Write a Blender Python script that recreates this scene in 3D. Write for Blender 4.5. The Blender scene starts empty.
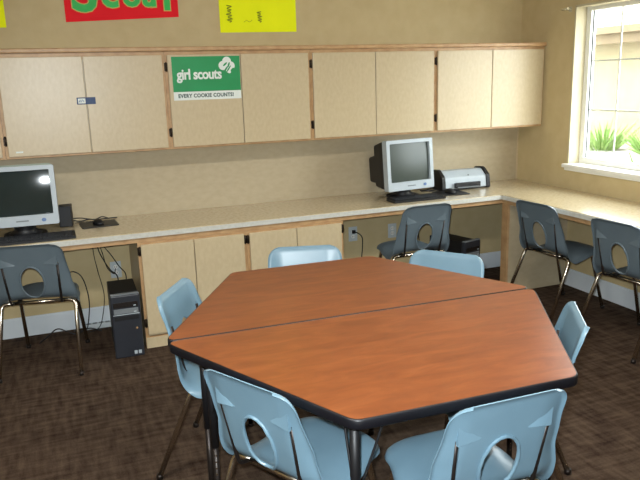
import bpy, bmesh, math, random
from mathutils import Vector, Matrix
random.seed(7)
PI = math.pi
sc = bpy.context.scene
COL = sc.collection
def R(d): return d * PI / 180

# ------------------------------------------------------------------ materials
def newmat(name):
    m = bpy.data.materials.new(name); m.use_nodes = True
    nt = m.node_tree
    return m, nt, nt.nodes['Principled BSDF']

def lin(c):
    return tuple((x / 255 / 12.92) if x / 255 <= .04045 else ((x / 255 + .055) / 1.055) ** 2.4 for x in c) + (1,)

def mat(name, rgb, rough=.5, metal=0, rgb2=None, scale=(8, 8, 8), nscale=6, detail=4, bump=0, bscale=60, coat=0, spec=.5, bdist=.002, emit=None, contrast=(.35, .65)):
    m, nt, b = newmat(name)
    N, L = nt.nodes, nt.links
    b.inputs['Base Color'].default_value = lin(rgb)
    b.inputs['Roughness'].default_value = rough
    b.inputs['Metallic'].default_value = metal
    b.inputs['Coat Weight'].default_value = coat
    b.inputs['Coat Roughness'].default_value = .15
    b.inputs['Specular IOR Level'].default_value = spec
    tc = N.new('ShaderNodeTexCoord')
    mp = N.new('ShaderNodeMapping'); mp.inputs['Scale'].default_value = scale
    L.new(tc.outputs['Object'], mp.inputs['Vector'])
    if rgb2:
        n = N.new('ShaderNodeTexNoise'); n.inputs['Scale'].default_value = nscale; n.inputs['Detail'].default_value = detail
        L.new(mp.outputs[0], n.inputs['Vector'])
        r = N.new('ShaderNodeValToRGB')
        r.color_ramp.elements[0].color = lin(rgb); r.color_ramp.elements[1].color = lin(rgb2)
        r.color_ramp.elements[0].position, r.color_ramp.elements[1].position = contrast
        L.new(n.outputs['Fac'], r.inputs[0]); L.new(r.outputs[0], b.inputs['Base Color'])
    if bump:
        n2 = N.new('ShaderNodeTexNoise'); n2.inputs['Scale'].default_value = bscale; n2.inputs['Detail'].default_value = 2
        L.new(tc.outputs['Object'], n2.inputs['Vector'])
        bp = N.new('ShaderNodeBump'); bp.inputs['Strength'].default_value = bump; bp.inputs['Distance'].default_value = bdist
        L.new(n2.outputs['Fac'], bp.inputs['Height']); L.new(bp.outputs[0], b.inputs['Normal'])
    if emit:
        b.inputs['Emission Color'].default_value = lin(emit[0]); b.inputs['Emission Strength'].default_value = emit[1]
    return m

M = {}
M['wall'] = mat('wall paint', (199, 181, 138), .8, rgb2=(193, 174, 131), scale=(1, 1, 1), nscale=9, bump=.35, bscale=55)
M['panel'] = mat('backsplash laminate', (184, 170, 141), .6, rgb2=(178, 163, 134), scale=(3, 3, 5), nscale=6)
M['ceiling'] = mat('ceiling paint', (225, 220, 208), .9, rgb2=(218, 212, 200), nscale=3)
M['maple'] = mat('pale maple laminate', (199, 182, 148), .36, rgb2=(193, 175, 141), scale=(6, 6, 3), nscale=9, detail=5)
M['maple_edge'] = mat('maple solid trim', (192, 156, 112), .45, rgb2=(176, 138, 96), scale=(2, 2, 2), nscale=9)
M['gap'] = mat('dark joint', (90, 66, 44), .8, rgb2=(80, 58, 40))
M['counter'] = mat('speckled counter laminate', (206, 192, 160), .22, rgb2=(190, 172, 138), scale=(1, 1, 1), nscale=45, detail=6, coat=.7)
M['counter_edge'] = mat('pale counter edge', (206, 206, 198), .3, rgb2=(198, 197, 187), scale=(1, 1, 1), nscale=60)
M['base'] = mat('white baseboard paint', (218, 226, 232), .45, rgb2=(212, 220, 226), scale=(1, 1, 1), nscale=5)
M['white'] = mat('white paint', (238, 238, 232), .4, rgb2=(230, 230, 224), scale=(1, 1, 1), nscale=5)
M['reveal'] = mat('window reveal paint', (196, 186, 156), .8, rgb2=(190, 180, 150), scale=(1, 1, 1), nscale=7)
M['blue'] = mat('pale blue moulded plastic', (116, 146, 163), .33, rgb2=(110, 140, 157), scale=(1, 1, 1), nscale=7, bump=.15, bscale=220, bdist=.001)
M['grey'] = mat('slate grey moulded plastic', (98, 112, 120), .38, rgb2=(93, 106, 114), scale=(1, 1, 1), nscale=7, bump=.15, bscale=220, bdist=.001)
M['chrome'] = mat('chrome tube', (214, 204, 188), .25, metal=1, rgb2=(200, 189, 172), scale=(1, 1, 1), nscale=20)
M['steel_dark'] = mat('dark steel', (52, 46, 42), .4, metal=.6, rgb2=(44, 38, 36), nscale=9)
M['black'] = mat('black plastic', (20, 20, 23), .5, rgb2=(17, 17, 20), scale=(1, 1, 1), nscale=20)
M['rubber'] = mat('black rubber edging', (13, 14, 21), .45, rgb2=(10, 11, 17), scale=(1, 1, 1), nscale=20)
M['charcoal'] = mat('charcoal plastic', (42, 45, 52), .4, rgb2=(38, 41, 48), scale=(1, 1, 1), nscale=9)
M['silver'] = mat('silver plastic', (178, 188, 194), .4, rgb2=(170, 180, 187), scale=(1, 1, 1), nscale=9)
M['silver_dark'] = mat('dull silver plastic', (120, 126, 130), .4, rgb2=(110, 116, 120), scale=(1, 1, 1), nscale=9)
M['beigeside'] = mat('monitor side plastic', (138, 148, 132), .5, rgb2=(130, 140, 124), scale=(1, 1, 1), nscale=9)
M['screen'] = mat('dark monitor glass', (44, 54, 54), .07, rgb2=(40, 49, 48), scale=(1, 1, 1), nscale=4, spec=.6)
M['screen2'] = mat('grey monitor glass', (58, 68, 62), .3, rgb2=(54, 64, 58), scale=(1, 1, 1), nscale=4, spec=.5)
M['brass'] = mat('dark hinge metal', (40, 32, 26), .4, metal=.7, rgb2=(62, 50, 38), scale=(1, 1, 1), nscale=60)
M['red'] = mat('red poster paper', (238, 26, 40), .9, rgb2=(230, 22, 36), scale=(1, 1, 1), nscale=6)
M['lgreen'] = mat('green marker', (36, 176, 76), .6, rgb2=(46, 186, 84), scale=(1, 1, 1), nscale=12)
M['lout'] = mat('pale marker outline', (206, 176, 92), .6, rgb2=(180, 190, 90), scale=(1, 1, 1), nscale=12)
M['yellow'] = mat('fluorescent yellow paper', (248, 255, 8), .9, rgb2=(242, 250, 6), scale=(1, 1, 1), nscale=6)
M['olive'] = mat('faded drawing ink', (136, 146, 26), .8, rgb2=(160, 168, 30), scale=(1, 1, 1), nscale=60)
M['sgreen'] = mat('sign green', (12, 146, 80), .5, rgb2=(10, 138, 74), scale=(1, 1, 1), nscale=6)
M['swhite'] = mat('sign white', (226, 232, 226), .5, rgb2=(220, 227, 220), scale=(1, 1, 1), nscale=6)
M['stext'] = mat('sign dark green lettering', (44, 74, 66), .6, rgb2=(50, 82, 72), scale=(1, 1, 1), nscale=30)
M['navy'] = mat('navy label', (20, 48, 92), .5, rgb2=(24, 58, 104), scale=(1, 1, 1), nscale=60)
M['bluegrey'] = mat('power button ring', (90, 120, 170), .4, rgb2=(80, 110, 160), scale=(1, 1, 1), nscale=20)
M['plate'] = mat('white outlet plastic', (196, 204, 206), .4, rgb2=(190, 198, 200), scale=(1, 1, 1), nscale=9)
M['leaf'] = mat('green leaves', (86, 118, 52), .6, rgb2=(120, 146, 78), scale=(1, 1, 1), nscale=9)
M['stucco'] = mat('tan stucco', (136, 125, 98), .9, rgb2=(128, 117, 90), scale=(1, 1, 1), nscale=4)
M['fascia'] = mat('tan fascia board', (98, 84, 60), .8, rgb2=(90, 76, 54), scale=(1, 1, 1), nscale=4)
M['rooftile'] = mat('pale roof', (140, 132, 114), .9, rgb2=(132, 124, 106), scale=(1, 1, 1), nscale=9)
M['path'] = mat('pale concrete', (150, 146, 138), .9, rgb2=(140, 136, 128), scale=(1, 1, 1), nscale=3)
M['wglass'] = mat('far window glass', (120, 130, 130), .1, rgb2=(110, 120, 120), scale=(1, 1, 1), nscale=3)
M['lampface'] = mat('ceiling lamp diffuser', (250, 248, 240), .5, rgb2=(248, 246, 238), emit=((255, 246, 230), 4.0))

def carpet():
    m, nt, b = newmat('brown carpet tiles'); N, L = nt.nodes, nt.links
    tc = N.new('ShaderNodeTexCoord')
    def noise(sx, sy, s, det=3):
        mp = N.new('ShaderNodeMapping'); mp.inputs['Scale'].default_value = (sx, sy, 1); mp.inputs['Rotation'].default_value = (0, 0, .0)
        n = N.new('ShaderNodeTexNoise'); n.inputs['Scale'].default_value = s; n.inputs['Detail'].default_value = det
        L.new(tc.outputs['Object'], mp.inputs[0]); L.new(mp.outputs[0], n.inputs['Vector']); return n
    a = noise(.5, 3.0, 11); c = noise(3.0, .5, 11); d = noise(1, 1, 160, 2)
    mx = N.new('ShaderNodeMath'); mx.operation = 'ADD'
    L.new(a.outputs['Fac'], mx.inputs[0]); L.new(c.outputs['Fac'], mx.inputs[1])
    ad = N.new('ShaderNodeMath'); ad.operation = 'MULTIPLY_ADD'; ad.inputs[1].default_value = .30
    hf = N.new('ShaderNodeMath'); hf.operation = 'MULTIPLY'; hf.inputs[1].default_value = .5; L.new(mx.outputs[0], hf.inputs[0])
    L.new(d.outputs['Fac'], ad.inputs[0]); L.new(hf.outputs[0], ad.inputs[2])
    r = N.new('ShaderNodeValToRGB'); e = r.color_ramp.elements
    e[0].position = .48; e[0].color = lin((46, 33, 26)); e[1].position = .78; e[1].color = lin((86, 71, 58))
    L.new(ad.outputs[0], r.inputs[0]); L.new(r.outputs[0], b.inputs['Base Color'])
    b.inputs['Roughness'].default_value = 1; b.inputs['Specular IOR Level'].default_value = .1
    bp = N.new('ShaderNodeBump'); bp.inputs['Strength'].default_value = .6; bp.inputs['Distance'].default_value = .004
    L.new(ad.outputs[0], bp.inputs['Height']); L.new(bp.outputs[0], b.inputs['Normal'])
    return m
M['carpet'] = carpet()

def cherry():
    m, nt, b = newmat('cherry wood laminate'); N, L = nt.nodes, nt.links
    tc = N.new('ShaderNodeTexCoord')
    mp = N.new('ShaderNodeMapping'); mp.inputs['Scale'].default_value = (2.2, 8, 1)
    n = N.new('ShaderNodeTexNoise'); n.inputs['Scale'].default_value = 2.6; n.inputs['Detail'].default_value = 8; n.inputs['Roughness'].default_value = .62; n.inputs['Distortion'].default_value = .6
    L.new(tc.outputs['Object'], mp.inputs[0]); L.new(mp.outputs[0], n.inputs['Vector'])
    r = N.new('ShaderNodeValToRGB'); e = r.color_ramp.elements
    e[0].position = .3; e[0].color = lin((108, 57, 29)); e[1].position = .72; e[1].color = lin((140, 80, 43))
    x = r.color_ramp.elements.new(.5); x.color = lin((124, 67, 34))
    L.new(n.outputs['Fac'], r.inputs[0]); L.new(r.outputs[0], b.inputs['Base Color'])
    b.inputs['Roughness'].default_value = .34
    return m
M['cherry'] = cherry()

def glass():
    m = bpy.data.materials.new('window glass'); m.use_nodes = True; nt = m.node_tree; N, L = nt.nodes, nt.links
    N.clear(); out = N.new('ShaderNodeOutputMaterial'); t = N.new('ShaderNodeBsdfTransparent'); g = N.new('ShaderNodeBsdfGlossy')
    g.inputs['Roughness'].default_value = .02; t.inputs[0].default_value = (.96, .98, .97, 1)
    mx = N.new('ShaderNodeMixShader'); mx.inputs[0].default_value = .05
    L.new(t.outputs[0], mx.inputs[1]); L.new(g.outputs[0], mx.inputs[2]); L.new(mx.outputs[0], out.inputs[0])
    return m
M['glass'] = glass()

# ------------------------------------------------------------------ mesh helpers
def box(bm, x0, x1, y0, y1, z0, z1, mi=0):
    v = [bm.verts.new(p) for p in ((x0,y0,z0),(x1,y0,z0),(x1,y1,z0),(x0,y1,z0),(x0,y0,z1),(x1,y0,z1),(x1,y1,z1),(x0,y1,z1))]
    for f in ((3,2,1,0),(4,5,6,7),(0,1,5,4),(1,2,6,5),(2,3,7,6),(3,0,4,7)):
        bm.faces.new([v[i] for i in f]).material_index = mi
    return v

def rbox(bm, x0, x1, y0, y1, z0, z1, r=.004, seg=2):
    t = bmesh.new(); box(t, x0, x1, y0, y1, z0, z1)
    bmesh.ops.bevel(t, geom=t.edges[:], offset=r, segments=seg, profile=.5, affect='EDGES')
    merge(bm, t)

def merge(bm, t, mtx=None):
    if mtx: bmesh.ops.transform(t, matrix=mtx, verts=t.verts)
    mp = {}
    for v in t.verts: mp[v] = bm.verts.new(v.co)
    for f in t.faces:
        try:
            g = bm.faces.new([mp[v] for v in f.verts]); g.smooth = f.smooth; g.material_index = f.material_index
        except ValueError: pass
    t.free()

def smoothpath(pts, n=6):
    P = [Vector(p) for p in pts]; out = []
    for i in range(len(P) - 1):
        a = P[max(i-1, 0)]; b = P[i]; c = P[i+1]; d = P[min(i+2, len(P)-1)]
        for k in range(n):
            t = k / n
            out.append(.5 * ((2*b) + (c-a)*t + (2*a-5*b+4*c-d)*t*t + (3*b-a-3*c+d)*t**3))
    out.append(P[-1]); return out

def bendpath(pts, r=.03, n=5):
    """polyline with rounded corners"""
    P = [Vector(p) for p in pts]; out = [P[0]]
    for i in range(1, len(P) - 1):
        a, b, c = P[i-1], P[i], P[i+1]
        d1 = (a-b); d2 = (c-b); rr = min(r, d1.length*.45, d2.length*.45)
        p1 = b + d1.normalized()*rr; p2 = b + d2.normalized()*rr
        for k in range(n + 1):
            t = k / n; out.append((1-t)**2*p1 + 2*t*(1-t)*b + t*t*p2)
    out.append(P[-1]); return out

def tube(bm, pts, r, seg=10, mi=0, caps=True):
    pts = [Vector(p) for p in pts]; rings = []
    t0 = (pts[1]-pts[0]).normalized()
    ref = Vector((0, 0, 1)) if abs(t0.z) < .9 else Vector((1, 0, 0))
    nrm = t0.cross(ref).normalized()
    for i, p in enumerate(pts):
        if i == 0: t = pts[1]-pts[0]
        elif i == len(pts)-1: t = pts[-1]-pts[-2]
        else: t = pts[i+1]-pts[i-1]
        t.normalize(); nrm = (nrm - t*nrm.dot(t)).normalized(); bn = t.cross(nrm)
        rr = r[i] if isinstance(r, (list, tuple)) else r
        rings.append([bm.verts.new(p + (nrm*math.cos(2*PI*k/seg) + bn*math.sin(2*PI*k/seg))*rr) for k in range(seg)])
    for a, b in zip(rings, rings[1:]):
        for k in range(seg):
            f = bm.faces.new((a[k], a[(k+1) % seg], b[(k+1) % seg], b[k])); f.smooth = True; f.material_index = mi
    if caps:
        for q, rg in ((0, rings[0]), (1, rings[-1])):
            f = bm.faces.new(rg[::-1] if q == 0 else rg); f.material_index = mi

def prism(bm, outline, z0, z1, mi=0):
    a = [bm.verts.new((x, y, z0)) for x, y in outline]; b = [bm.verts.new((x, y, z1)) for x, y in outline]
    bm.faces.new(a[::-1]).material_index = mi; bm.faces.new(b).material_index = mi
    n = len(a)
    for i in range(n): bm.faces.new((a[i], a[(i+1) % n], b[(i+1) % n], b[i])).material_index = mi

def roundpoly(pts, r, n=6):
    out = []; N_ = len(pts)
    for i in range(N_):
        rr = r[i] if isinstance(r, (list, tuple)) else r
        a = Vector(pts[i-1]); b = Vector(pts[i]); c = Vector(pts[(i+1) % N_])
        if rr <= 0: out.append(tuple(b)); continue
        d1 = (a-b).normalized(); d2 = (c-b).normalized(); half = d1.angle(d2)/2
        k = min(rr/math.tan(half), (a-b).length*.45, (c-b).length*.45)
        p1 = b+d1*k; p2 = b+d2*k
        for j in range(n+1):
            t = j/n; q = (1-t)**2*p1 + 2*t*(1-t)*b + t*t*p2; out.append((q.x, q.y))
    return out

def obj(name, bm, m, parent=None, loc=None):
    bmesh.ops.recalc_face_normals(bm, faces=bm.faces[:])
    me = bpy.data.meshes.new(name); bm.to_mesh(me); bm.free()
    for x in (m if isinstance(m, (list, tuple)) else [m]): me.materials.append(x)
    o = bpy.data.objects.new(name, me); COL.objects.link(o)
    if parent: o.parent = parent
    if loc: o.location = loc
    return o
def tag(o, label, cat, group=None, kind=None):
    o['label'] = label; o['category'] = cat
    if group: o['group'] = group
    if kind: o['kind'] = kind
    return o
def thing(name, label, cat, loc=(0,0,0), rotz=0, group=None):
    o = bpy.data.objects.new(name, None); o.empty_display_size = .1; COL.objects.link(o)
    o.location = loc; o.rotation_euler = (0, 0, rotz)
    return tag(o, label, cat, group)
def struct(name, bm, m):
    o = obj(name, bm, m); o['kind'] = 'structure'; return o
def sbox(name, m, *a):
    bm = bmesh.new(); box(bm, *a); return struct(name, bm, m)
def dup(root, loc, rotz, label, group=None):
    r = root.copy(); COL.objects.link(r); r.location = loc; r.rotation_euler = (0, 0, rotz); r['label'] = label
    if group: r['group'] = group
    for ch in list(root.children):
        c = ch.copy(); COL.objects.link(c); c.parent = r
        for g in list(ch.children):
            d = g.copy(); COL.objects.link(d); d.parent = c
    return r

def boolean_diff(o, cutters):
    for c in cutters:
        md = o.modifiers.new('b', 'BOOLEAN'); md.operation = 'DIFFERENCE'; md.object = c; md.solver = 'EXACT'
    bpy.context.view_layer.update()
    dg = bpy.context.evaluated_depsgraph_get()
    me = bpy.data.meshes.new_from_object(o.evaluated_get(dg))
    o.modifiers.clear(); o.data = me
    for c in cutters: bpy.data.objects.remove(c)

def textmesh(bm, s, size, origin, m_i=0, offset=0, depth=.0008, align='LEFT', spacing=1, squash=1):
    """letters standing on a wall facing -Y"""
    cu = bpy.data.curves.new('t', 'FONT'); cu.body = s; cu.size = size; cu.offset = offset; cu.extrude = depth; cu.align_x = align; cu.space_character = spacing
    cu.resolution_u = 3
    to = bpy.data.objects.new('t', cu); COL.objects.link(to)
    bpy.context.view_layer.update()
    me = bpy.data.meshes.new_from_object(to.evaluated_get(bpy.context.evaluated_depsgraph_get()))
    t = bmesh.new(); t.from_mesh(me)
    bmesh.ops.transform(t, matrix=Matrix.Translation(origin) @ Matrix.Rotation(PI/2, 4, 'X') @ Matrix.Diagonal((squash, 1, 1, 1)), verts=t.verts)
    for f in t.faces: f.material_index = m_i
    merge(bm, t); bpy.data.objects.remove(to); bpy.data.curves.remove(cu); bpy.data.meshes.remove(me)

# ------------------------------------------------------------------ the room
ZC = .755          # counter top
CEIL = 2.75; XL = -6.2; YF = -7.4
WY0, WY1, WZ0, WZ1 = -.61, -2.15, .945, 2.10   # window opening
sbox('floor', M['carpet'], XL, .18, YF, .12, -.05, 0)
sbox('ceiling', M['ceiling'], XL-.12, .18, YF-.12, .12, CEIL, CEIL+.05)
sbox('wall_back', M['wall'], XL-.12, .18, 0, .12, 0, CEIL)
sbox('wall_left', M['wall'], XL-.12, XL, YF, 0, 0, CEIL)
sbox('wall_front', M['wall'], XL-.12, .18, YF-.12, YF, 0, CEIL)
bm = bmesh.new()
box(bm, 0, .18, WY0, 0, 0, CEIL); box(bm, 0, .18, YF, WY1, 0, CEIL)
box(bm, 0, .18, WY1, WY0, 0, WZ0); box(bm, 0, .18, WY1, WY0, WZ1, CEIL)
struct('wall_right', bm, M['wall'])
# laminate backsplash between counter and cupboards
sbox('trim_1', M['panel'], XL, -.004, -.006, 0, ZC+.001, 1.2168)
bm = bmesh.new(); box(bm, -.012, -.0005, -.012, -.0062, ZC+.001, 1.2168); struct('trim_2', bm, M['maple'])
BBH = .135
for nm, a in (('baseboard_back', (XL, -3.245, -.014, 0)), ('baseboard_back_corner', (-1.86, -.016, -.014, 0)), ('baseboard_right', (-.014, 0, YF, -.665)), ('baseboard_corner', (-.014, 0, -.605, 0)), ('baseboard_left', (XL, XL+.014, YF, -.02)), ('baseboard_front', (XL+.02, -.02, YF, YF+.014))):
    bm = bmesh.new(); box(bm, a[0], a[1], a[2], a[3], 0, BBH-.012)
    if a[1]-a[0] > 1: box(bm, a[0], a[1], a[2]+.005, a[3], BBH-.012, BBH) if a[3] == 0 else box(bm, a[0], a[1], a[2], a[3]-.005, BBH-.012, BBH)
    else: box(bm, a[0]+(.005 if a[0] > -1 else 0), a[1]-(.005 if a[0] < -1 else 0), a[2], a[3], BBH-.012, BBH)
    struct(nm, bm, M['base'])
# window: reveal lining, stool, vinyl frame, grille and pane
w = bpy.data.objects.new('window_1', None); COL.objects.link(w); w['kind'] = 'structure'
bm = bmesh.new()
box(bm, .001, .11, WY0-.014, WY0, WZ0, WZ1); box(bm, .001, .11, WY1, WY1+.014, WZ0, WZ1); box(bm, .001, .11, WY1, WY0, WZ1-.014, WZ1)
obj('reveal', bm, M['reveal'], w)
bm = bmesh.new(); rbox(bm, -.04, .12, WY1-.05, WY0+.018, WZ0-.026, WZ0+.002, .006); rbox(bm, -.02, -.0005, WY1-.045, WY0+.008, WZ0-.048, WZ0-.026, .004)
obj('window_sill', bm, M['white'], w)
bm = bmesh.new(); a, b_, c, d = WY1+.014, WY0-.014, WZ0+.002, WZ1-.014; F = .045
box(bm, .10, .15, b_-F, b_, c, d); box(bm, .10, .15, a, a+F, c, d); box(bm, .10, .15, a+F, b_-F, c, c+F); box(bm, .10, .15, a+F, b_-F, d-F*.6, d)
box(bm, .105, .145, (a+b_)/2-.025, (a+b_)/2+.025, c+F, d-F*.6)
obj('window_frame', bm, M['white'], w)
bm = bmesh.new()
for k in (1, 2, 4): ym = b_-F-.265*k; box(bm, .131, .137, ym-.006, ym+.006, c+F, d-F*.6)
for y0, y1 in ((b_-F, (a+b_)/2+.025), ((a+b_)/2-.025, a+F)):
    for k in (1, 2): zz = c+F+(d-c-F*1.6)*k/3; box(bm, .1312, .1368, min(y0, y1), max(y0, y1), zz-.006, zz+.006)
obj('window_grille', bm, M['white'], w)
bm = bmesh.new(); box(bm, .1262, .130, a+F, b_-F, c+F, d-F*.6); obj('window_pane', bm, M['glass'], w)
bm = bmesh.new(); box(bm, .12, .1262, b_-F-.006, b_-F, c+F, d-F*.6); obj('window_gasket', bm, M['black'], w)
# curtain rod bracket at the window's upper left corner
br = bmesh.new(); tube(br, [(-.001, -.565, 2.075), (-.055, -.565, 2.075)], .007, 8); tube(br, [(-.055, -.535, 2.075), (-.055, -.60, 2.079)], .008, 8); box(br, -.004, -.0005, -.58, -.55, 2.055, 2.095)
tag(obj('curtain_bracket', br, M['reveal']), 'small pale bracket screwed to the wall at the top left corner of the window', 'bracket')

# ------------------------------------------------------------------ outside
sbox('ground_outside', M['path'], .2, 30, -15, 30, .30, .38)
bt = thing('neighbouring_building', 'cream stucco building with a tan eave seen through the window', 'building', (6, 4, .38))
def loc(bm): bmesh.ops.translate(bm, vec=(-6, -4, -.38), verts=bm.verts); return bm
bm = bmesh.new(); box(bm, 6, 10, -4, 14, .38, 2.16); obj('wall', loc(bm), M['stucco'], bt)
bm = bmesh.new(); box(bm, 5.42, 5.5, -4.4, 14.4, 2.08, 2.34); box(bm, 5.5, 6.0, -4.4, 14.4, 2.17, 2.22); box(bm, 5.30, 5.419, -4.4, 14.4, 2.24, 2.36); obj('eave', loc(bm), M['fascia'], bt)
bm = bmesh.new(); vs = [bm.verts.new(p) for p in ((5.3,-4.5,2.362),(5.3,14.5,2.362),(10,14.5,3.3),(10,-4.5,3.3),(5.3,-4.5,2.42),(5.3,14.5,2.42),(10,14.5,3.38),(10,-4.5,3.38))]
for f in ((0,1,2,3),(4,5,6,7),(0,1,5,4),(1,2,6,5),(2,3,7,6),(3,0,4,7)): bm.faces.new([vs[i] for i in f])
obj('roof', loc(bm), M['rooftile'], bt)
bm = bmesh.new()
box(bm, 5.94, 5.999, 6.2, 6.28, .9, 1.75); box(bm, 5.94, 5.999, 7.7, 7.78, .9, 1.75); box(bm, 5.94, 5.999, 6.2, 7.78, 1.75, 1.83); box(bm, 5.94, 5.999, 6.2, 7.78, .82, .9)
wf = obj('window_frame', loc(bm), M['white'], bt)
bm = bmesh.new(); box(bm, 5.97, 5.999, 6.28, 7.7, .9, 1.75); obj('pane', loc(bm), M['wglass'], wf)

def bush(x, y, z, h, wd, label, n=170, blade=True):
    t = bmesh.new()
    for i in range(n):
        a = random.uniform(0, 2*PI); rr = wd*math.sqrt(random.random())*.5
        px, py = math.cos(a)*rr, math.sin(a)*rr; hh = h*random.uniform(.3, 1)
        d = Vector((math.cos(a)*rr*.8, math.sin(a)*rr*.8, hh))
        side = Vector((-math.sin(a+random.random()*3), math.cos(a+random.random()*3), 0)).normalized()*random.uniform(.010, .022)
        base = Vector((px*.5, py*.5, 0)); nseg = 5
        prev = None
        for k in range(nseg+1):
            u = k/nseg; p = base + d*u + Vector((math.cos(a), math.sin(a), 0))*u*u*.12*h
            w_ = math.sin(PI*min(.95, u*.9+.08))
            l_, r_ = t.verts.new(p-side*w_), t.verts.new(p+side*w_)
            if prev: t.faces.new((prev[0], prev[1], r_, l_))
            prev = (l_, r_)
    o = obj('shrub', t, M['leaf'], loc=(x, y, z))
    return tag(o, label, 'shrub', 'shrubs outside the window')
bush(4.6, 3.85, .382, .52, .8, 'leafy green shrub by the far building, seen at the left of the window')
bush(4.7, 2.95, .382, .40, .7, 'green shrub by the far building, nearer the right edge of the window')
bush(1.25, -.30, .382, .55, .35, 'yellow green plant growing close outside the window pane', 22)

# ------------------------------------------------------------------ wall cupboards
W = .9794; DU = .298; UB = 1.2253; UT = 1.8175
ub_b, ub_t = UB-.008, UT+.012
def hinge_bm(x, y, z, w=.012, h=.05):
    t = bmesh.new(); box(t, x-w, x+w, y-.004, y, z-h/2, z+h/2); tube(t, [(x, y-.006, z-h/2-.004), (x, y-.006, z+h/2+.004)], .005, 8); return t
ulabels = ['wall cupboard nearest the window wall, with two plain pale maple doors',
  'wall cupboard above the printer and right computer, second from the window',
  'wall cupboard with the green and white sign stuck on its left door',
  'wall cupboard with a blue label across its two doors, below the red poster',
  'wall cupboard at the far left edge of the photo, mostly cut off']
for i in range(5):
    x1 = .009-.0125-i*W if i else -.0035; x0 = .009-.0125-(i+1)*W+.0015; xr = x1
    t = thing('wall_cupboard', ulabels[i], 'cupboard', ((x0+x1)/2, -DU/2, ub_b), group='wall cupboards above the counter')
    off = Vector((-(x0+x1)/2, DU/2, -ub_b))
    def sh(b): bmesh.ops.translate(b, vec=off, verts=b.verts); return b
    bm = bmesh.new(); box(bm, x0, x1, -DU+.019, -.001, ub_b, ub_t); obj('body', sh(bm), M['maple'], t)
    # face frame: stiles and rails in solid wood
    bm = bmesh.new(); s0 = .02
    yb, yf = -DU+.0188, -DU+.002
    box(bm, x0, x0+s0, yf, yb, ub_b, ub_t); box(bm, x1-s0, x1, yf, yb, ub_b, ub_t)
    box(bm, x0+s0, x1-s0, yf, yb, ub_b, ub_b+.03); box(bm, x0+s0, x1-s0, yf, yb, ub_t-.04, ub_t)
    obj('face_frame', sh(bm), M['maple_edge'], t)
    g = .0025; xm = (x0+x1)/2; dz0, dz1 = ub_b+.014, ub_t-.022
    yd = -DU-.016
    for a_, b2, hx in ((x0+.016, xm-g, x0+.008), (xm+g, x1-.016, x1-.008)):
        bm = bmesh.new(); rbox(bm, a_, b2, yd, -DU+.0018, dz0, dz1, .003)
        dr = obj('door', sh(bm), M['maple'], t)
        left = hx < xm
        if left or i == 1 or i == 0:
            if i == 0 and not left: continue
            if not left: continue
        for zz in (1.325, 1.735):
            if left: obj('hinge', sh(hinge_bm(hx, yf-.0002, zz)), M['brass'], dr)
bm = bmesh.new(); rbox(bm, -4.892, -.0035, -DU-.026, -.001, UT+.0125, UT+.040, .006)
tag(obj('cupboard_top_rail', bm, M['maple_edge']), 'long light brown wooden rail along the top of the wall cupboards', 'rail')

# things stuck on the cupboards: sign, labels
YD = -DU-.016
bm = bmesh.new(); box(bm, -2.900, -2.458, YD-.0015, YD-.0002, 1.525, 1.796)
sg = obj('paper_sign', bm, M['swhite']); tag(sg, 'green and white printed sign reading girl scouts on a cupboard door', 'sign')
bm = bmesh.new(); box(bm, -2.900, -2.458, YD-.0022, YD-.0016, 1.578, 1.796); obj('green_field', bm, M['sgreen'], sg)
bm = bmesh.new(); textmesh(bm, 'girl scouts', .090, (-2.872, YD-.0030, 1.656), offset=.0026, spacing=.93, squash=.855, depth=.0006); obj('lettering', bm, M['swhite'], sg)
bm = bmesh.new(); textmesh(bm, 'EVERY COOKIE COUNTS!', .033, (-2.872, YD-.0022, 1.541), offset=.0012, spacing=1.08, squash=.90, depth=.0005); obj('slogan', bm, M['stext'], sg)
def disc(bm, x, z, r, y0, y1, sx=1, n=28, rot=0):
    a, b2 = [], []
    for k in range(n):
        u = 2*PI*k/n; px, pz = math.cos(u)*r*sx, math.sin(u)*r; q = (px*math.cos(rot)-pz*math.sin(rot), px*math.sin(rot)+pz*math.cos(rot))
        a.append(bm.verts.new((x+q[0], y0, z+q[1]))); b2.append(bm.verts.new((x+q[0], y1, z+q[1])))
    bm.faces.new(a); bm.faces.new(b2[::-1])
    for k in range(n): bm.faces.new((a[k], a[(k+1) % n], b2[(k+1) % n], b2[k]))
bm = bmesh.new(); ex, ez = -2.546, 1.738
disc(bm, ex-.024, ez-.002, .029, YD-.0028, YD-.0023); disc(bm, ex+.002, ez+.024, .029, YD-.0029, YD-.0023); disc(bm, ex+.027, ez-.004, .027, YD-.0030, YD-.0023)
disc(bm, ex+.010, ez-.034, .013, YD-.0031, YD-.0023, 1.6, rot=-.8)
em = obj('emblem', bm, M['swhite'], sg)
bm = bmesh.new()
for q, (x_, z_, r_, s_, ro) in enumerate(((ex-.008, ez-.028, .0055, 5, .95), (ex+.012, ez-.024, .0045, 6, .95), (ex-.010, ez+.006, .0055, 3.2, .7), (ex+.014, ez+.002, .0055, 3.2, 1.2), (ex+.038, ez-.030, .0085, 1.8, .8))):
    disc(bm, x_, z_, r_, YD-.0036-q*.0001, YD-.0032, s_, rot=ro)
obj('emblem_lines', bm, M['sgreen'], em)
bm = bmesh.new(); box(bm, -3.487, -3.378, YD-.0015, YD-.0002, 1.524, 1.566)
lb = obj('label_strip', bm, M['navy']); tag(lb, 'small navy and white label strip across the gap between two cupboard doors', 'label')
bm = bmesh.new(); box(bm, -3.480, -3.437, YD-.0020, YD-.0016, 1.530, 1.560); obj('white_patch', bm, M['swhite'], lb)
bm = bmesh.new()
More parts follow.
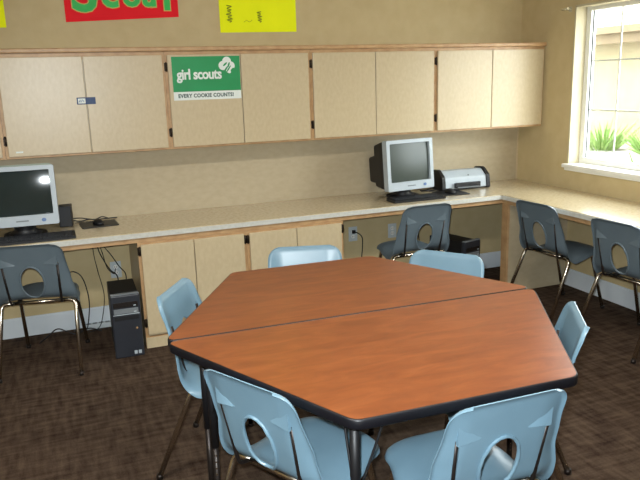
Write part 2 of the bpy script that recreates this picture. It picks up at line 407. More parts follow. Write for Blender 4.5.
tube(bm, [(-3.474, YD-.0024, 1.538), (-3.468, YD-.0024, 1.553), (-3.462, YD-.0024, 1.538), (-3.455, YD-.0024, 1.553), (-3.446, YD-.0024, 1.540)], .0022, 5)
obj('printed_marks', bm, M['bluegrey'], lb)
bm = bmesh.new(); box(bm, -3.862, -3.822, YD-.0012, YD-.0002, 1.253, 1.263)
tag(obj('white_sticker', bm, M['swhite']), 'tiny white sticker at the bottom left corner of the leftmost full cupboard door', 'sticker')

# ------------------------------------------------------------------ posters above the cupboards
def sheet(name, x0, x1, z0, z1, m, label, cat, tilt=0):
    t = bmesh.new(); nx = 12; top, bot = [], []
    for k in range(nx+1):
        u = k/nx; x = x0+(x1-x0)*u; wv = .0035+.0025*math.sin(u*9+x0); s = tilt*(u)
        top.append((x, wv*.3+.0015, z1+s)); bot.append((x, wv+.001, z0+s))
    f, b_2 = [], []
    for (tx_, ty_, tz_), (bx_, by_, bz_) in zip(top, bot):
        f.append((t.verts.new((bx_, -by_-.0012, bz_)), t.verts.new((tx_, -ty_-.0012, tz_)))); b_2.append((t.verts.new((bx_, -by_, bz_)), t.verts.new((tx_, -ty_, tz_))))
    for k in range(nx):
        t.faces.new((f[k][0], f[k+1][0], f[k+1][1], f[k][1])); t.faces.new((b_2[k][0], b_2[k][1], b_2[k+1][1], b_2[k+1][0]))
        t.faces.new((f[k][0], b_2[k][0], b_2[k+1][0], f[k+1][0])); t.faces.new((f[k][1], f[k+1][1], b_2[k+1][1], b_2[k][1]))
    t.faces.new((f[0][0], f[0][1], b_2[0][1], b_2[0][0])); t.faces.new((f[-1][0], b_2[-1][0], b_2[-1][1], f[-1][1]))
    return tag(obj(name, t, m), label, cat)
p = sheet('red_poster', -3.489, -2.775, 2.030, 2.50, M['red'], 'red poster with hand drawn green letters taped high on the back wall', 'poster', .034)
bm = bmesh.new()
for s, x_, sz, z_ in (('S', -3.450, .36, 2.100), ('c', -3.262, .24, 2.128), ('o', -3.128, .20, 2.134), ('u', -3.010, .19, 2.134), ('T', -2.920, .24, 2.112)):
    textmesh(bm, s, sz, (x_, -.0115, z_), offset=.013, depth=.0004)
obj('letter_outline', bm, M['lout'], p)
bm = bmesh.new()
for s, x_, sz, z_ in (('S', -3.450, .36, 2.100), ('c', -3.262, .24, 2.128), ('o', -3.128, .20, 2.134), ('u', -3.010, .19, 2.134), ('T', -2.920, .24, 2.112)):
    textmesh(bm, s, sz, (x_, -.0126, z_), offset=.007, depth=.0004)
obj('lettering', bm, M['lgreen'], p)
p = sheet('yellow_poster', -2.497, -1.945, 1.962, 2.40, M['yellow'], 'bright yellow paper sheet with faint drawings, taped above the middle cupboards', 'poster', .004)
def scribble(cx_, cz_, w_, h_, n):
    t = bmesh.new(); pts = []
    for k in range(n): pts.append((cx_+w_*.5*math.sin(k*2.4)*random.uniform(.5, 1), -.0105, cz_+h_*(k/(n-1)-.5)))
    tube(t, smoothpath(pts, 3), .0034, 5); return t
obj('drawing', scribble(-2.43, 2.085, .055, .11, 16), M['olive'], p); obj('drawing', scribble(-2.215, 2.065, .045, .07, 12), M['olive'], p)
bm = bmesh.new(); tube(bm, smoothpath([(-2.33, -.0105, 2.03), (-2.31, -.0105, 2.042), (-2.29, -.0105, 2.032), (-2.27, -.0105, 2.045)], 4), .0014, 5)
obj('drawing', bm, M['olive'], p)
sheet('yellow_poster', -4.40, -3.838, 1.998, 2.42, M['yellow'], 'yellow paper sheet cut off by the left edge of the photo', 'poster', 0)

# ------------------------------------------------------------------ countertop (one L) and what carries it
DC, DR = .607, .582
poly = [(XL+.002, -.0065), (XL+.002, -DC), (-DR, -DC), (-DR, -4.6), (-.001, -4.6), (-.001, -.0065)]
out = roundpoly(poly, [0, 0, .02, 0, 0, 0])
t = thing('countertop', 'long pale speckled L shaped countertop along the back and window walls', 'countertop', (-3, -.3, ZC))
def lc(b): bmesh.ops.translate(b, vec=(3, .3, -ZC), verts=b.verts); return b
bm = bmesh.new(); prism(bm, out, ZC-.030, ZC); 
bmesh.ops.bevel(bm, geom=[e for e in bm.edges if all(abs(v.co.z-ZC) < 1e-5 for v in e.verts) and min(e.verts[0].co.y, e.verts[1].co.y) < -.1 and max(e.verts[0].co.x, e.verts[1].co.x) < -.1], offset=.006, segments=2, affect='EDGES')
obj('top', lc(bm), M['counter'], t)
bm = bmesh.new()   # pale rounded nosing
tube_pts = [(XL+.002, -DC-.001), (-DR-.001, -DC-.001), (-DR-.001, -4.6)]
box(bm, XL+.002, -DR-.0005, -DC-.006, -DC-.0005, ZC-.034, ZC-.004); box(bm, -DR-.006, -DR-.0005, -4.6, -DC-.006, ZC-.034, ZC-.004)
obj('nosing', lc(bm), M['counter_edge'], t)
bm = bmesh.new(); box(bm, XL+.002, -DR+.012, -DC+.012, -DC+.030, ZC-.066, ZC-.0305); box(bm, -DR+.012, -DR+.030, -4.6, -DC+.012, ZC-.066, ZC-.0305)
obj('apron', lc(bm), M['maple_edge'], t)

# base cabinets
XB = (-3.2395, -2.552, -1.868)
YB = -DC+.011
blabels = ['base cabinet with two pale doors, beside the black computer tower on the left', 'base cabinet with two pale doors, beside the wall outlet and right kneehole']
for i in range(2):
    x0, x1 = XB[i]+.0008, XB[i+1]-.0008
    t = thing('base_cabinet', blabels[i], 'cabinet', ((x0+x1)/2, -.29, 0), group='base cabinets under the counter')
    off = Vector((-(x0+x1)/2, .29, 0)); H = ZC-.0675
    bm = bmesh.new(); box(bm, x0, x1, YB+.020, -.0015, .0, H); obj('body', sh(bm), M['maple'], t)
    bm = bmesh.new(); s0 = .022
    box(bm, x0, x0+s0, YB+.001, YB+.0198, 0, H); box(bm, x1-s0, x1, YB+.001, YB+.0198, 0, H); box(bm, x0+s0, x1-s0, YB+.001, YB+.0198, 0, .075); box(bm, x0+s0, x1-s0, YB+.001, YB+.0198, H-.03, H)
    obj('face_frame', sh(bm), M['maple_edge'], t)
    bm = bmesh.new(); box(bm, x0+.003, x1-.003, YB-.003, YB+.0008, .0005, .07); obj('toe_board', sh(bm), M['maple'], t)
    xm = (x0+x1)/2
    for a_, b2, hx in ((x0+.018, xm-.0025, x0+.009), (xm+.0025, x1-.018, x1-.009)):
        bm = bmesh.new(); rbox(bm, a_, b2, YB-.018, YB+.0008, .095, H-.012, .003); dr = obj('door', sh(bm), M['maple'], t)
        for zz in (.17, .635): obj('hinge', sh(hinge_bm(hx, YB+.0008, zz)), M['brass'], dr)

# gable panel carrying the corner of the counter
t = thing('support_panel', 'pale end panel with wooden edge holding up the inner corner of the counter', 'panel', (-.3, -.63, 0))
bm = bmesh.new(); box(bm, -DR+.032, -.0015, -.655, -.615, 0, ZC-.0675); bmesh.ops.translate(bm, vec=(.3, .63, 0), verts=bm.verts); obj('board', bm, M['panel'], t)
bm = bmesh.new(); box(bm, -DR+.013, -DR+.0315, -.662, -.592, 0, ZC-.0675); bmesh.ops.translate(bm, vec=(.3, .63, 0), verts=bm.verts); obj('edge_strip', bm, M['maple_edge'], t)

# wall outlets
def outlet(x, z, label):
    t = thing('wall_outlet', label, 'outlet', (x, 0, z), group='outlets under the counter')
    bm = bmesh.new(); rbox(bm, -.037, .037, -.007, -.0005, -.058, .058, .003); obj('plate', bm, M['plate'], t)
    for s in (-1, 1):
        bm = bmesh.new(); disc(bm, 0, s*.02, .0155, -.0092, -.0072); k = obj('socket', bm, M['white'], t)
        bm = bmesh.new(); box(bm, -.008, -.005, -.0100, -.0093, s*.02-.005, s*.02+.006); box(bm, .005, .008, -.0100, -.0093, s*.02-.005, s*.02+.006); obj('slot', bm, M['black'], k)
outlet(-3.34, .385, 'white wall outlet behind the cables above the left computer tower')
outlet(-1.535, .44, 'white wall outlet with a black plug in it, right of the base cabinets')
outlet(-1.19, .43, 'white wall outlet mostly hidden behind the grey chair at the right computer')
bm = bmesh.new(); rbox(bm, -1.548, -1.522, -.032, -.0102, .446, .474, .004)
tube(bm, smoothpath([(-1.535, -.03, .46), (-1.51, -.06, .452), (-1.488, -.075, .42), (-1.485, -.07, .34), (-1.49, -.055, .2), (-1.48, -.05, .05), (-1.44, -.07, .008), (-1.30, -.12, .008)], 6), .0042, 6)
tag(obj('plugged_cable', bm, M['black']), 'black power cord plugged into the wall outlet right of the cabinets', 'cable')

# ------------------------------------------------------------------ stacking chair
def interp(tab, s):
    for (a, *va), (b, *vb) in zip(tab, tab[1:]):
        if s <= b:
            t = (s-a)/(b-a); t = t*t*(3-2*t) if len(va) == 1 else t
            return [x+(y-x)*t for x, y in zip(va, vb)]
    return list(tab[-1][1:])
prof = smoothpath([(0, .200, .418), (0, .188, .440), (0, .12, .448), (0, .02, .440), (0, -.08, .434), (0, -.145, .440), (0, -.188, .470), (0, -.208, .530), (0, -.228, .610), (0, -.248, .700), (0, -.270, .786)], 8)
cum = [0]
for a_, b2 in zip(prof, prof[1:]): cum.append(cum[-1]+(b2-a_).length)
TOT = cum[-1]
def prof_at(d):
    d = max(0, min(TOT, d))
    for i in range(len(cum)-1):
        if d <= cum[i+1]: return prof[i].lerp(prof[i+1], (d-cum[i])/(cum[i+1]-cum[i]+1e-9))
    return prof[-1].copy()
WID = [(0, .168), (.12, .184), (.30, .208), (.45, .226), (.56, .226), (.70, .208), (.88, .194), (1, .186)]
def halfw(u): return interp(WID, u)[0]
def shell_pt(u, t):
    rc = .042
    d = u*TOT; w_ = halfw(u)
    # rounded corners at both ends
    e0, e1 = d, TOT-d
    for e, rc in ((e0, .042), (e1, .058)):
        if e < rc: w_ -= rc-math.sqrt(max(0, rc*rc-(rc-e)**2))
    x = t*w_
    # let the end edges bow slightly
    p = prof_at(d); q = prof_at(d+.004); q0 = prof_at(d-.004); tg = (q-q0).normalized(); n = Vector((0, -tg.z, tg.y))
    if n.z < 0 and u < .4: n = -n
    if u >= .4 and n.y < 0: n = -n
    at = min(1, abs(x)/halfw(u))
    back = max(0, min(1, (u-.42)/.16)); back = back*back*(3-2*back)
    mid = math.sin(PI*max(0, min(1, (u-.22)/.5)))
    up = (-.030*(1-back) - .012*mid)*at**4 + .031*back*max(0, (at-.60)/.40)**1.7*(1-.85*max(0, (u-.70)/.30))
    roll = max(0, (abs(t)-.93)/.07); up -= .010*roll*roll
    if u > .965: up -= .010*((u-.965)/.035)**2
    return Vector((x, p.y, p.z)) + n*up, n
def make_shell_mesh(m):
    NU, NT = 84, 56; th = .0042; t = bmesh.new(); F_, B_ = [], []
    for i in range(NU+1):
        u = i/NU; u = u if 0 < i < NU else (0.0008 if i == 0 else .9992)
        fr, bk = [], []
        for j in range(NT+1):
            p, n = shell_pt(u, -1+2*j/NT)
            fr.append(t.verts.new(p+n*th*.5)); bk.append(t.verts.new(p-n*th*.5))
        F_.append(fr); B_.append(bk)
    for i in range(NU):
        for j in range(NT):
            t.faces.new((F_[i][j], F_[i+1][j], F_[i+1][j+1], F_[i][j+1])); t.faces.new((B_[i][j], B_[i][j+1], B_[i+1][j+1], B_[i+1][j]))
    for j in range(NT):
        t.faces.new((F_[0][j], F_[0][j+1], B_[0][j+1], B_[0][j])); t.faces.new((F_[NU][j], B_[NU][j], B_[NU][j+1], F_[NU][j+1]))
    for i in range(NU):
        t.faces.new((F_[i][0], B_[i][0], B_[i+1][0], F_[i+1][0])); t.faces.new((F_[i][NT], F_[i+1][NT], B_[i+1][NT], B_[i][NT]))
    o = obj('shell', t, m)
    cuts = []
    c = bmesh.new(); n = 40; A_, B2 = [], []
    for k in range(n):
        a = 2*PI*k/n; ca, sa = math.cos(a), math.sin(a)
        x = .060*math.copysign(abs(ca)**.85, ca); z = .552+.094*math.copysign(abs(sa)**.9, sa)
        A_.append(c.verts.new((x, -.33, z))); B2.append(c.verts.new((x, -.13 if z > .47 else -.13, z)))
    c.faces.new(A_); c.faces.new(B2[::-1])
    for k in range(n): c.faces.new((A_[k], A_[(k+1) % n], B2[(k+1) % n], B2[k]))
    cuts.append(obj('cut', c, m))
    for s in (-1, 1):
        c = bmesh.new(); ov = [(s*.143, .668), (s*.156, .668), (s*.148, .458), (s*.133, .458)]
        A_ = [c.verts.new((x, -.33, z)) for x, z in ov]; B2 = [c.verts.new((x, -.13, z)) for x, z in ov]
        c.faces.new(A_); c.faces.new(B2[::-1])
        for k in range(4): c.faces.new((A_[k], A_[(k+1) % 4], B2[(k+1) % 4], B2[k]))
        cuts.append(obj('cut', c, m))
    boolean_diff(o, cuts)
    me = o.data
    for p_ in me.polygons: p_.use_smooth = True
    # collar round the hole and the two pocket gussets, joined into the same moulding
    b = bmesh.new(); b.from_mesh(me)
    ysurf = lambda z: -.196-(z-.50)*.27
    def back_y(z):
        best = min(range(len(prof)), key=lambda i: abs(prof[i].z-z) if prof[i].y < -.15 else 9); return prof[best].y
    ring = []
    for k in range(44):
        a = 2*PI*k/44; z = .552+.098*math.sin(a); x = .064*math.cos(a)
        ring.append(Vector((x, back_y(z)-.004, z)))
    ring.append(ring[0]); rb = bmesh.new(); tube(rb, ring, .0055, 8, caps=False); merge(b, rb)
    for s in (-1, 1):
        # gusset: pocket standing off the back, its lower ledge straight, tapering inwards
        def bp(x, z, o_): u_i = min((k for k in range(len(prof)) if prof[k].y < -.15), key=lambda k: abs(prof[k].z-z)); uu = cum[u_i]/TOT; q_, n_ = shell_pt(uu, s*x/halfw(uu)); q_ = q_-n_*(.0021+o_); return (q_.x, q_.y, z)
        g = bmesh.new()
        v = [g.verts.new(p) for p in (bp(.070, .664, -.002), bp(.153, .654, -.002), bp(.153, .728, -.002), bp(.085, .662, .003), bp(.152, .654, .011))]
        for f in ((0, 1, 2), (2, 3, 0), (2, 1, 4), (2, 4, 3), (0, 3, 4), (0, 4, 1)): g.faces.new([v[q] for q in f])
        merge(b, g)
    bmesh.ops.recalc_face_normals(b, faces=b.faces[:])
    b.to_mesh(me); b.free()
    me.materials.clear(); me.materials.append(m)
    md = o.modifiers.new('wn', 'WEIGHTED_NORMAL') if False else None
    me.set_sharp_from_angle(angle=R(38))
    return o

def make_chair(plastic, label, group):
    t = thing('stacking_chair', label, 'chair', group=group)
    s = make_shell_mesh(plastic); s.parent = t
    for sx in (-1, 1):
        # rear leg, bent into the cross tube; front leg the same
        bm = bmesh.new(); tube(bm, bendpath([(sx*.13, -.135, .412), (sx*.205, -.138, .411), (sx*.225, -.308, .008)], .035), .0115, 10)
        lg = obj('leg', bm, M['chrome'], t)
        bm = bmesh.new(); tube(bm, [(sx*.2245, -.306, .022), (sx*.225, -.308, .0008)], .0145, 10); obj('foot_glide', bm, M['steel_dark'], lg)
        bm = bmesh.new(); tube(bm, bendpath([(sx*.12, .10, .418), (sx*.165, .105, .412), (sx*.183, .225, .008)], .035), .0115, 10)
        lg = obj('leg', bm, M['chrome'], t)
        bm = bmesh.new(); tube(bm, [(sx*.1828, .225, .022), (sx*.183, .225, .0008)], .0145, 10); obj('foot_glide', bm, M['steel_dark'], lg)
        bm = bmesh.new(); tube(bm, bendpath([(sx*.135, -.140, .412), (sx*.139, -.182, .416), (sx*.142, -.199, .50), (sx*.150, -.231, .658)], .03), .0072, 8)
        obj('back_upright', bm, M['steel_dark'], t)
        bm = bmesh.new(); tube(bm, [(sx*.118, -.135, .412), (sx*.112, .10, .4165)], .009, 8); obj('seat_rail', bm, M['steel_dark'], t)
    bm = bmesh.new(); tube(bm, [(-.129, -.135, .412), (.129, -.135, .412)], .0115, 10); obj('cross_tube', bm, M['chrome'], t)
    bm = bmesh.new(); tube(bm, [(-.119, .10, .418), (.119, .10, .418)], .0115, 10); obj('cross_tube', bm, M['chrome'], t)
    return t
GB, GG = 'pale blue chairs around the table', 'slate grey chairs at the counter'
blue = make_chair(M['blue'], 'pale blue chair in the left foreground, its back to the camera', GB)
BL = [((-2.972, -2.850), -61.5, None),
      ((-2.568, -3.125), -1, 'pale blue chair in the right foreground, cut off by the bottom of the photo'),
      ((-3.005, -2.08), -121, 'pale blue chair tucked in at the left end of the table, before the cabinets'),
      ((-2.565, -1.785), 163, 'pale blue chair behind the table on the left, in front of the base cabinets'),
      ((-2.118, -2.15), 128, 'pale blue chair behind the table on the right, before the right computer'),
      ((-2.185, -2.800), 57, 'pale blue chair at the right end of the table, seen almost edge on')]
for (x, y), d, lab in BL:
    if lab is None: blue.location = (x, y, 0); blue.rotation_euler.z = R(d)
    else: dup(blue, (x, y, 0), R(d), lab)
grey = make_chair(M['grey'], 'slate grey chair at the left computer, its back to the camera', GG)
grey.location = (-3.805, -.50, 0); grey.rotation_euler.z = R(-11)
dup(grey, (-1.335, -.545, 0), R(1), 'slate grey chair pushed under the counter at the right computer')
dup(grey, (-.415, -1.08, 0), R(-85), 'slate grey chair facing the window counter, nearest the corner')
dup(grey, (-.415, -1.80, 0), R(-86), 'slate grey chair at the window counter, cut off by the right edge of the photo')

# ------------------------------------------------------------------ trapezoid tables
TX, TY, TR, TZ = -2.606, -2.530, -.039, .7556
L2, D, S2 = .762, .7766, .357
def make_table(label):
    t = thing('trapezoid_table', label, 'table', (TX, TY, 0), group='two trapezoid tables pushed together')
    g = .003
    poly = [(-L2, -g), (-S2, -D), (S2, -D), (L2, -g)]
    rad = [.035, .05, .05, .035]
    o1 = roundpoly(poly, rad, 8)
    cx_ = sum(p[0] for p in o1)/len(o1); cy_ = -D*.45
    # inset outline for the laminate: offset by shrinking edge-normals
    def inset(pts, d):
        n = len(pts); res_ = []
        for i in range(n):
            a, b, c = Vector(pts[i-1]), Vector(pts[i]), Vector(pts[(i+1) % n])
            e1 = (b-a).normalized(); e2 = (c-b).normalized(); n1 = Vector((-e1.y, e1.x)); n2 = Vector((-e2.y, e2.x)); nn = (n1+n2).normalized()
            res_.append(tuple(b+nn*d/max(.3, nn.dot(n1))))
        return res_
    o2 = inset(o1, .004)
    bm = bmesh.new(); prism(bm, o2, TZ-.028, TZ)
    obj('tabletop', bm, M['cherry'], t)
    bm = bmesh.new(); n = len(o1); prof_ = [(0.004, TZ-.0005), (.001, TZ-.001), (-.0015, TZ-.006), (-.0015, TZ-.027), (.001, TZ-.032), (.012, TZ-.032), (.012, TZ-.0285), (.0042, TZ-.0283)]
    rings = []
    for off_, z in prof_: rings.append([bm.verts.new((x, y, z)) for x, y in inset(o1, off_)])
    for a, b in zip(rings, rings[1:]+rings[:1]):
        for i in range(n): f = bm.faces.new((a[i], a[(i+1) % n], b[(i+1) % n], b[i])); f.smooth = True
    e = obj('edge_band', bm, M['rubber'], t)
    for lx, ly in ((-.62, -.075), (.62, -.075), (-.325, -.69), (.325, -.69)):
        bm = bmesh.new(); tube(bm, [(lx, ly, TZ-.0285), (lx, ly, .36)], .0145, 14); tube(bm, [(lx, ly, TZ-.0285), (lx, ly, TZ-.034)], .05, 14)
        lg = obj('leg', bm, M['black'], t)
        bm = bmesh.new(); tube(bm, [(lx, ly, .3598), (lx, ly, .012)], .0115, 12); tube(bm, [(lx, ly, .013), (lx, ly, 0)], .018, 12); ins = obj('leg_insert', bm, M['steel_dark'], lg)
        bm = bmesh.new()
        for k in range(11):
            for yy in (-.0119,): tube(bm, [(lx-.002, ly+yy, .08+k*.025), (lx-.002, ly+yy-.0006, .08+k*.025)], .0035, 8)
        obj('adjustment_button', bm, M['chrome'], lg)
        bm = bmesh.new(); dx = -1 if lx > 0 else 1
        for ax, ay in ((dx, 0), (0, 1 if ly < -.3 else -1)):
            tube(bm, smoothpath([(lx+ax*.10, ly+ay*.10, TZ-.030), (lx+ax*.07, ly+ay*.07, TZ-.12), (lx+ax*.02, ly+ay*.02, TZ-.25)], 5), .004, 6)
        obj('leg_brace', bm, M['black'], lg)
    return t
tb = make_table('cherry wood trapezoid table nearer the camera, with black edging'); tb.rotation_euler.z = TR
dup(tb, (TX, TY, 0), TR+PI, 'cherry wood trapezoid table farther from the camera, joined along the long seam')

# ------------------------------------------------------------------ computers
def monitor(loc, rz, label, scr, side, stand_h=.07, mh=.36):
    t = thing('crt_monitor', label, 'monitor', loc, rz, 'computer monitors on the counter')
    tilt = Matrix.Translation((0, 0, stand_h)) @ Matrix.Rotation(R(-5), 4, 'X')
    w_, h_ = .205, mh
    # bezel ring with rounded border
    bm = bmesh.new()
    o_ = roundpoly([(-w_, 0), (w_, 0), (w_, h_), (-w_, h_)], .012, 4); i_ = roundpoly([(-w_+.028, .062), (w_-.028, .062), (w_-.028, h_-.026), (-w_+.028, h_-.026)], .008, 4)
    n = len(o_); A_ = [bm.verts.new((x, -.02, z)) for x, z in o_]; B2 = [bm.verts.new((x, -.02, z)) for x, z in i_]; Cc = [bm.verts.new((x, .035, z)) for x, z in o_]; Dd = [bm.verts.new((x*.985, .004, z)) for x, z in i_]
    E_ = [bm.verts.new((x*.9, .035, z*.94+.01)) for x, z in o_]
    for k in range(n):
        j = (k+1) % n
        for q in ((A_, B2), (B2, Dd), (Cc, A_), (Cc, E_)): bm.faces.new((q[0][k], q[0][j], q[1][j], q[1][k]))
    bmesh.ops.transform(bm, matrix=tilt, verts=bm.verts)
    bz = obj('bezel', bm, M['silver'], t)
    bm = bmesh.new(); disc(bm, .12, .03, .011, -.0235, -.0202, 1.2); disc(bm, .12, .03, .006, -.0245, -.0236)
    bmesh.ops.transform(bm, matrix=tilt, verts=bm.verts); obj('power_button', bm, M['bluegrey'], bz)
    bm = bmesh.new(); rbox(bm, -.035, .035, -.0215, -.0202, .026, .034, .0005, 1); bmesh.ops.transform(bm, matrix=tilt, verts=bm.verts); obj('badge', bm, M['silver_dark'], bz)
    bm = bmesh.new(); nx = 16; g = []
    for i in range(nx+1):
        row = []
        for j in range(nx+1):
            u, v = -1+2*i/nx, -1+2*j/nx
            row.append(bm.verts.new((u*(w_-.0295), .004-.011+.010*(u*u+v*v)*.5*1.0, .0635+(v+1)/2*(h_-.026-.065))))
        g.append(row)
    for i in range(nx):
        for j in range(nx): bm.faces.new((g[i][j], g[i+1][j], g[i+1][j+1], g[i][j+1])).smooth = True
    bmesh.ops.transform(bm, matrix=tilt, verts=bm.verts)
    obj('screen', bm, scr, t)
    bm = bmesh.new()
    secs = [(.0355, .195, .010, .365), (.10, .190, .015, .358), (.19, .178, .03, .34), (.195, .165, .05, .27), (.31, .15, .06, .25)]
    prev = None
    for (y, hw, z0, z1) in secs:
        rg = [bm.verts.new((x, y, z)) for x, z in roundpoly([(-hw, z0), (hw, z0), (hw, z1), (-hw, z1)], .02, 3)]
        if prev:
            for k in range(len(rg)): bm.faces.new((prev[k], prev[(k+1) % len(rg)], rg[(k+1) % len(rg)], rg[k]))
        else: bm.faces.new(rg)
        prev = rg
    bm.faces.new(prev[::-1]); bmesh.ops.transform(bm, matrix=tilt, verts=bm.verts)
    obj('housing', bm, side, t)
    bm = bmesh.new(); tube(bm, [(0, .10, 0), (0, .10, .012)], .125, 28); tube(bm, [(0, .10, .012), (0, .10, .035), (0, .10, stand_h+.012)], [.10, .06, .075], 24)
    obj('stand', bm, M['black'], t)
    return t
monitor((-3.87, -.41, ZC+.0005), R(-2), 'silver monitor at the left edge of the photo, with a dark glossy screen', M['screen'], M['beigeside'], .072, .355)
monitor((-1.225, -.37, ZC+.0005), R(7), 'silver monitor with grey screen and black housing, beside the printer', M['screen2'], M['black'], .062, .368)

def keyboard(x0, x1, y0, y1, rz, label):
    cx_, cy_ = (x0+x1)/2, (y0+y1)/2; hw, hd = (x1-x0)/2, (y1-y0)/2
    t = thing('keyboard', label, 'keyboard', (cx_, cy_, ZC+.0005), rz, 'keyboards on the counter')
    bm = bmesh.new(); vs = box(bm, -hw, hw, -hd, hd, 0, .014)
    for v in vs:
        if v.co.z > .01 and v.co.y > 0: v.co.z += .010
    bmesh.ops.bevel(bm, geom=bm.edges[:], offset=.003, segments=2, affect='EDGES'); obj('case', bm, M['black'], t)
    bm = bmesh.new(); nx_, ny_ = 19, 5; kw = (2*hw-.03)/nx_; kd = (2*hd-.03)/ny_
    for i in range(nx_):
        for j in range(ny_):
            x = -hw+.015+i*kw; y = -hd+.015+j*kd; z = .014+(y+hd)/(2*hd)*.010+.0005
            box(bm, x+.001, x+kw-.002, y+.001, y+kd-.002, z, z+.006)
    obj('keys', bm, M['rubber'], t)
keyboard(-4.06, -3.585, -.585, -.44, R(0), 'black keyboard at the left edge of the photo, before the monitor')
keyboard(-1.44, -1.02, -.535, -.40, R(0), 'black keyboard on the counter in front of the right monitor')

def mouse(loc, rz, label):
    t = thing('computer_mouse', label, 'mouse', loc, rz, 'computer mice on the counter')
    bm = bmesh.new(); bmesh.ops.create_uvsphere(bm, u_segments=20, v_segments=12, radius=1)
    for v in bm.verts: v.co = Vector((v.co.x*.031*(1-.12*v.co.y), v.co.y*.056, max(0, v.co.z)*.034))
    for f in bm.faces: f.smooth = True
    bmesh.ops.remove_doubles(bm, verts=bm.verts, dist=.0002); obj('body', bm, M['black'], t)
    bm = bmesh.new(); tube(bm, [(-.003, .036, .0215), (.003, .036, .0215)], .008, 12); obj('scroll_wheel', bm, M['silver_dark'], t)
    bm = bmesh.new(); tube(bm, smoothpath([(0, .053, .008), (0, .08, .004), (-.03, .105, .004), (-.07, .11, .004), (-.11, .115, .004)], 6), .0022, 6); obj('cord', bm, M['black'], t)
for x, y, rz, lab, ml in ((-3.43, -.215, 4, 'thin black mouse pad on the counter right of the left monitor', 'black mouse on the pad beside the left monitor'), (-.87, -.36, -6, 'thin black mouse pad in front of the printer', 'black mouse in front of the printer')):
    bm = bmesh.new(); prism(bm, roundpoly([(-.115, -.10), (.115, -.10), (.115, .10), (-.115, .10)], .02, 4), 0, .004)
    mpd = obj('mouse_pad', bm, M['black'], loc=(x, y, ZC+.0005)); mpd.rotation_euler.z = R(rz); tag(mpd, lab, 'mouse pad', 'mouse pads on the counter')
    mouse((x-.005, y+.005, ZC+.005), R(rz+14), ml)

t = thing('desktop_speaker', 'small black speaker standing half behind the left monitor', 'speaker', (-3.625, -.15, ZC+.0005), R(-5))
bm = bmesh.new(); rbox(bm, -.040, .040, -.05, .05, 0, .135, .005); obj('cabinet', bm, M['black'], t)
bm = bmesh.new(); rbox(bm, -.034, .034, -.0535, -.0505, .008, .127, .0012, 1); obj('grille', bm, M['rubber'], t)
bm = bmesh.new(); tube(bm, smoothpath([(-3.582, -.085, ZC+.02), (-3.54, -.075, ZC+.006), (-3.49, -.065, ZC+.012), (-3.44, -.06, ZC+.006), (-3.38, -.055, ZC+.006), (-3.30, -.045, ZC+.005)], 6), .004, 6)
tube(bm, smoothpath([(-3.582, -.075, ZC+.03), (-3.53, -.045, ZC+.022), (-3.45, -.07, ZC+.010), (-3.40, -.045, ZC+.018), (-3.36, -.04, ZC+.005)], 6), .004, 6)
tag(obj('cable_bundle', bm, M['black']), 'black cables lying on the counter between the left speaker and the mouse', 'cable')

# printer
t = thing('inkjet_printer', 'silver inkjet printer with black ends in the corner of the counter', 'printer', (-.665, -.165, ZC+.0005), R(-2)); t.scale = (.94, .94, .93)
def extr(bm, sec, x0, x1):
    a = [bm.verts.new((x0, y, z)) for y, z in sec]; b = [bm.verts.new((x1, y, z)) for y, z in sec]; n = len(a)
    bm.faces.new(a[::-1]); bm.faces.new(b)
    for i in range(n): bm.faces.new((a[i], a[(i+1) % n], b[(i+1) % n], b[i]))
sec = roundpoly([(-.10, .012), (.10, .012), (.10, .15), (-.01, .158), (-.085, .105)], [.006, .006, .03, .05, .03], 5)
bm = bmesh.new(); extr(bm, sec, -.195, .195); obj('body', bm, M['silver'], t)
sec2 = roundpoly([(-.11, 0), (.11, 0), (.11, .16), (-.01, .17), (-.095, .112)], [.02, .02, .04, .06, .03], 5)
for s in (-1, 1):
    bm = bmesh.new(); extr(bm, sec2, min(s*.196, s*.226), max(s*.196, s*.226)); obj('end_cap', bm, M['black'], t)
bm = bmesh.new(); rbox(bm, -.115, .125, -.122, -.1005, .020, .062, .003); obj('output_slot', bm, M['black'], t)
bm = bmesh.new(); rbox(bm, -.10, .11, -.140, -.1225, .020, .028, .002, 1); obj('paper_tray', bm, M['silver_dark'], t)
bm = bmesh.new(); box(bm, -.19, .19, -.09, .09, 0, .0118); obj('base', bm, M['black'], t)
bm = bmesh.new(); disc(bm, 0, 0, .007, -.002, 0); bmesh.ops.transform(bm, matrix=Matrix.Translation((.03, -.078, .118)) @ Matrix.Rotation(R(-35), 4, 'X'), verts=bm.verts); obj('button', bm, M['silver_dark'], t)
bm = bmesh.new(); tube(bm, smoothpath([(-.888, -.20, ZC+.006), (-.92, -.215, ZC+.012), (-.96, -.20, ZC+.006), (-1.0, -.215, ZC+.012), (-1.03, -.19, ZC+.008)], 6), .005, 6)
tube(bm, smoothpath([(-.890, -.16, ZC+.008), (-.94, -.19, ZC+.024), (-.98, -.17, ZC+.008), (-1.02, -.15, ZC+.006)], 6), .004, 6)
tag(obj('cable_bundle', bm, M['black']), 'short black cables bunched between the right monitor and the printer', 'cable')

